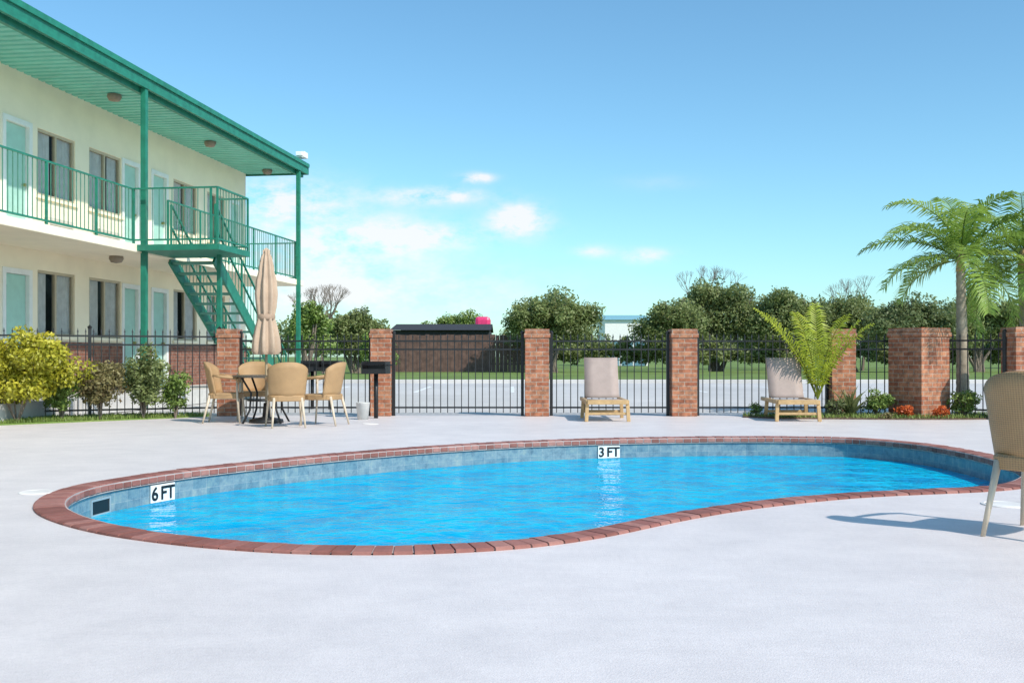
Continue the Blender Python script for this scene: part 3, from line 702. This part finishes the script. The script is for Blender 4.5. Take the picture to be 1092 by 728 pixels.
def bush_tree(name,px,top,w,d,mat,n_,leaf,nb=9):
    x_=X(px,d); h=Z(top,d); W=w/F*d/2; e=empty(name,(x_,d,0))
    bl=[(0,0,h*0.42,W*0.95,W*0.6,h*0.38),(0,0,h*0.62,W*0.6,W*0.5,h*0.30)]
    for k in range(nb):
        a=-0.85+1.7*(k+random.random()*0.8)/nb; c_=1-abs(a)**2*0.35
        ht=h*c_*random.uniform(0.86,1.0); r=random.uniform(0.26,0.40); rz=h*random.uniform(0.18,0.28)
        bl.append((a*W*0.85,random.uniform(-1,1)*W*0.4,ht-rz,W*r,W*r,rz))
    t=MB()
    for k in range(9):
        b_=random.choice(bl); t.path([(random.uniform(-.3,.3),0,0),(b_[0]*0.4,b_[1]*0.4,b_[2]*0.5),(b_[0],b_[1],b_[2]+b_[5]*0.9)],[0.12,0.07,0.02],6)
    t.obj('limbs',BARK,e); leaves('foliage',bl,n_,leaf,mat,e,sub=18,subr=(0.22,0.5)); return e
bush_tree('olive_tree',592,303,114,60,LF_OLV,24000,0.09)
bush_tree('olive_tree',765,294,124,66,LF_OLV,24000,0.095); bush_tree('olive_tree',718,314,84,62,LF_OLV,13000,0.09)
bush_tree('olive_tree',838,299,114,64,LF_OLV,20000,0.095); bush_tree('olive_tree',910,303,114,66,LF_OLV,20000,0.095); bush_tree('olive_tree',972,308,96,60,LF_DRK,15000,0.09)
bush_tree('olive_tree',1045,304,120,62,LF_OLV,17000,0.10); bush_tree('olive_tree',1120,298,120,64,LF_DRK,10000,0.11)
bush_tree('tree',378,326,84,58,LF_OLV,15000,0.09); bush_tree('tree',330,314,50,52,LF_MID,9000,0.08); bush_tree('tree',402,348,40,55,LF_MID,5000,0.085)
bl=[]
for px_ in range(300,1180,12):
    d=random.uniform(75,95)
    if 420<px_<545 or 632<px_<700: continue
    top=random.uniform(330,350); h=Z(top,d); bl.append((X(px_,d),d,h*0.5,1.9,1.5,h*0.5))
leaves('distant_trees',bl,32000,0.17,LF_OLV,sub=8)
bl=[]
for px_ in range(545,1100,9):
    d=random.uniform(63,66); h=Z(random.uniform(350,366),d); bl.append((X(px_,d),d,h*0.45,1.1,0.8,h*0.5))
leaves('hedge',bl,36000,0.11,LF_OLV,sub=8)
bl=[]
for px_ in range(-100,1300,9):
    d=random.uniform(180,230); h=Z(random.uniform(360,369),d); bl.append((X(px_,d),d,h*0.5,3.5,3,h*0.5))
leaves('far_treeline',bl,20000,0.45,LF_DRK,sub=6)
blc=[]; d=88
for a,top,r in ((440,341,1.4),(452,338,1.6),(466,334,1.7),(480,330,1.7),(492,323,1.6),(504,336,1.4)):
    blc.append((X(a,d),d,Z(top,d)*0.62,r,1,Z(top,d)*0.36))
leaves('background_tree',blc,11000,0.11,LF_MID,sub=16)
def bare(name,px,d,top):
    e=MB(); h=Z(top,d)
    def br(p,dr,L,r,dep):
        q=p+dr*L; e.path([p,p+dr*L*0.5+Vector((random.uniform(-.05,.05)*L,0,0)),q],[r,r*0.8,r*0.6],5)
        if dep==0: return
        for _ in range(3):
            nd=(dr+Vector((random.uniform(-.7,.7),random.uniform(-.7,.7),random.uniform(-.05,.5)))).normalized(); br(q,nd,L*0.68,r*0.55,dep-1)
    br(Vector((0,0,0)),Vector((0,0,1)),h*0.36,0.12,5); o=e.obj(name,BARK,loc=(X(px,d),d,0)); return o
bare('bare_tree',345,56,300); bare('bare_tree',757,70,282); bare('bare_tree',920,72,292); bare('bare_tree',330,60,302)
# ---------------------------------------------------------------- sky & sun
EL=math.radians(42); AZ=math.radians(46)   # sun behind the camera, to the right
sd_=Vector((math.sin(AZ)*math.cos(EL),-math.cos(AZ)*math.cos(EL),math.sin(EL)))
w=bpy.data.worlds.new('World'); scene.world=w; w.use_nodes=True; nt=w.node_tree; bg=nt.nodes['Background']
sky=nt.nodes.new('ShaderNodeTexSky'); sky.sky_type='NISHITA'; sky.sun_disc=False; sky.sun_elevation=EL; sky.sun_rotation=math.pi-AZ
sky.air_density=1.0; sky.dust_density=0.6; sky.ozone_density=3.0
tc=nt.nodes.new('ShaderNodeTexCoord').outputs['Generated']; sp=nt.nodes.new('ShaderNodeSeparateXYZ'); nt.links.new(tc,sp.inputs[0])
yy=math_(nt,'MAXIMUM',sp.outputs[1],0.02); u=math_(nt,'DIVIDE',sp.outputs[0],yy); v=math_(nt,'DIVIDE',sp.outputs[2],yy)
tot=None
for (px,py,a,b_,amp) in ((345,262,100,38,1.3),(295,212,60,22,1.5),(450,252,62,13,1.3),(555,235,28,15,2.2),(462,209,52,8,1.6),(508,190,16,5,1.8),(690,273,24,7,1.3),(632,268,20,6,1.0),(380,315,170,28,1.0),(700,195,40,8,0.15)):
    du=math_(nt,'DIVIDE',math_(nt,'SUBTRACT',u,(px-546)/F),a/F); dv=math_(nt,'DIVIDE',math_(nt,'SUBTRACT',v,(HOR-py)/F),b_/F)
    r2_=math_(nt,'ADD',math_(nt,'MULTIPLY',du,du),math_(nt,'MULTIPLY',dv,dv))
    g=math_(nt,'MULTIPLY',math_(nt,'EXPONENT',math_(nt,'MULTIPLY',r2_,-1.0)),amp)
    tot=g if tot is None else math_(nt,'ADD',tot,g)
cv=nt.nodes.new('ShaderNodeCombineXYZ'); nt.links.new(u,cv.inputs[0]); nt.links.new(math_(nt,'MULTIPLY',v,1.9),cv.inputs[1])
nz=noise(nt,cv.outputs[0],14,9,0.64)
cm=math_(nt,'MULTIPLY',tot,math_(nt,'MULTIPLY',math_(nt,'SUBTRACT',nz,0.38),5.0))
cm=math_(nt,'MULTIPLY',cm,1.0,clamp=True)
cm=math_(nt,'MULTIPLY',cm,0.9)
tint=mixc(nt,1.0,sky.outputs[0],(0.88,1.24,1.25),'MULTIPLY')
col=mixc(nt,cm,tint,(6.5,6.5,6.6))
nt.links.new(col,bg.inputs[0]); bg.inputs[1].default_value=0.15
sl=bpy.data.lights.new('sun','SUN'); sl.energy=4.6; sl.angle=math.radians(0.8); sl.color=(1,0.925,0.83)
so=bpy.data.objects.new('sun',sl); scene.collection.objects.link(so); so.rotation_euler=sd_.to_track_quat('Z','Y').to_euler()
cam=bpy.data.cameras.new('camera'); co=bpy.data.objects.new('camera',cam); scene.collection.objects.link(co); scene.camera=co
co.location=(0,0,1.0); co.rotation_euler=(math.pi/2,0,0); cam.sensor_width=36; cam.lens=36; cam.shift_y=(HOR-364)/1092; cam.clip_end=5000; cam.clip_start=0.05
scene.view_settings.view_transform='Standard'; scene.view_settings.look='None'; scene.view_settings.exposure=0
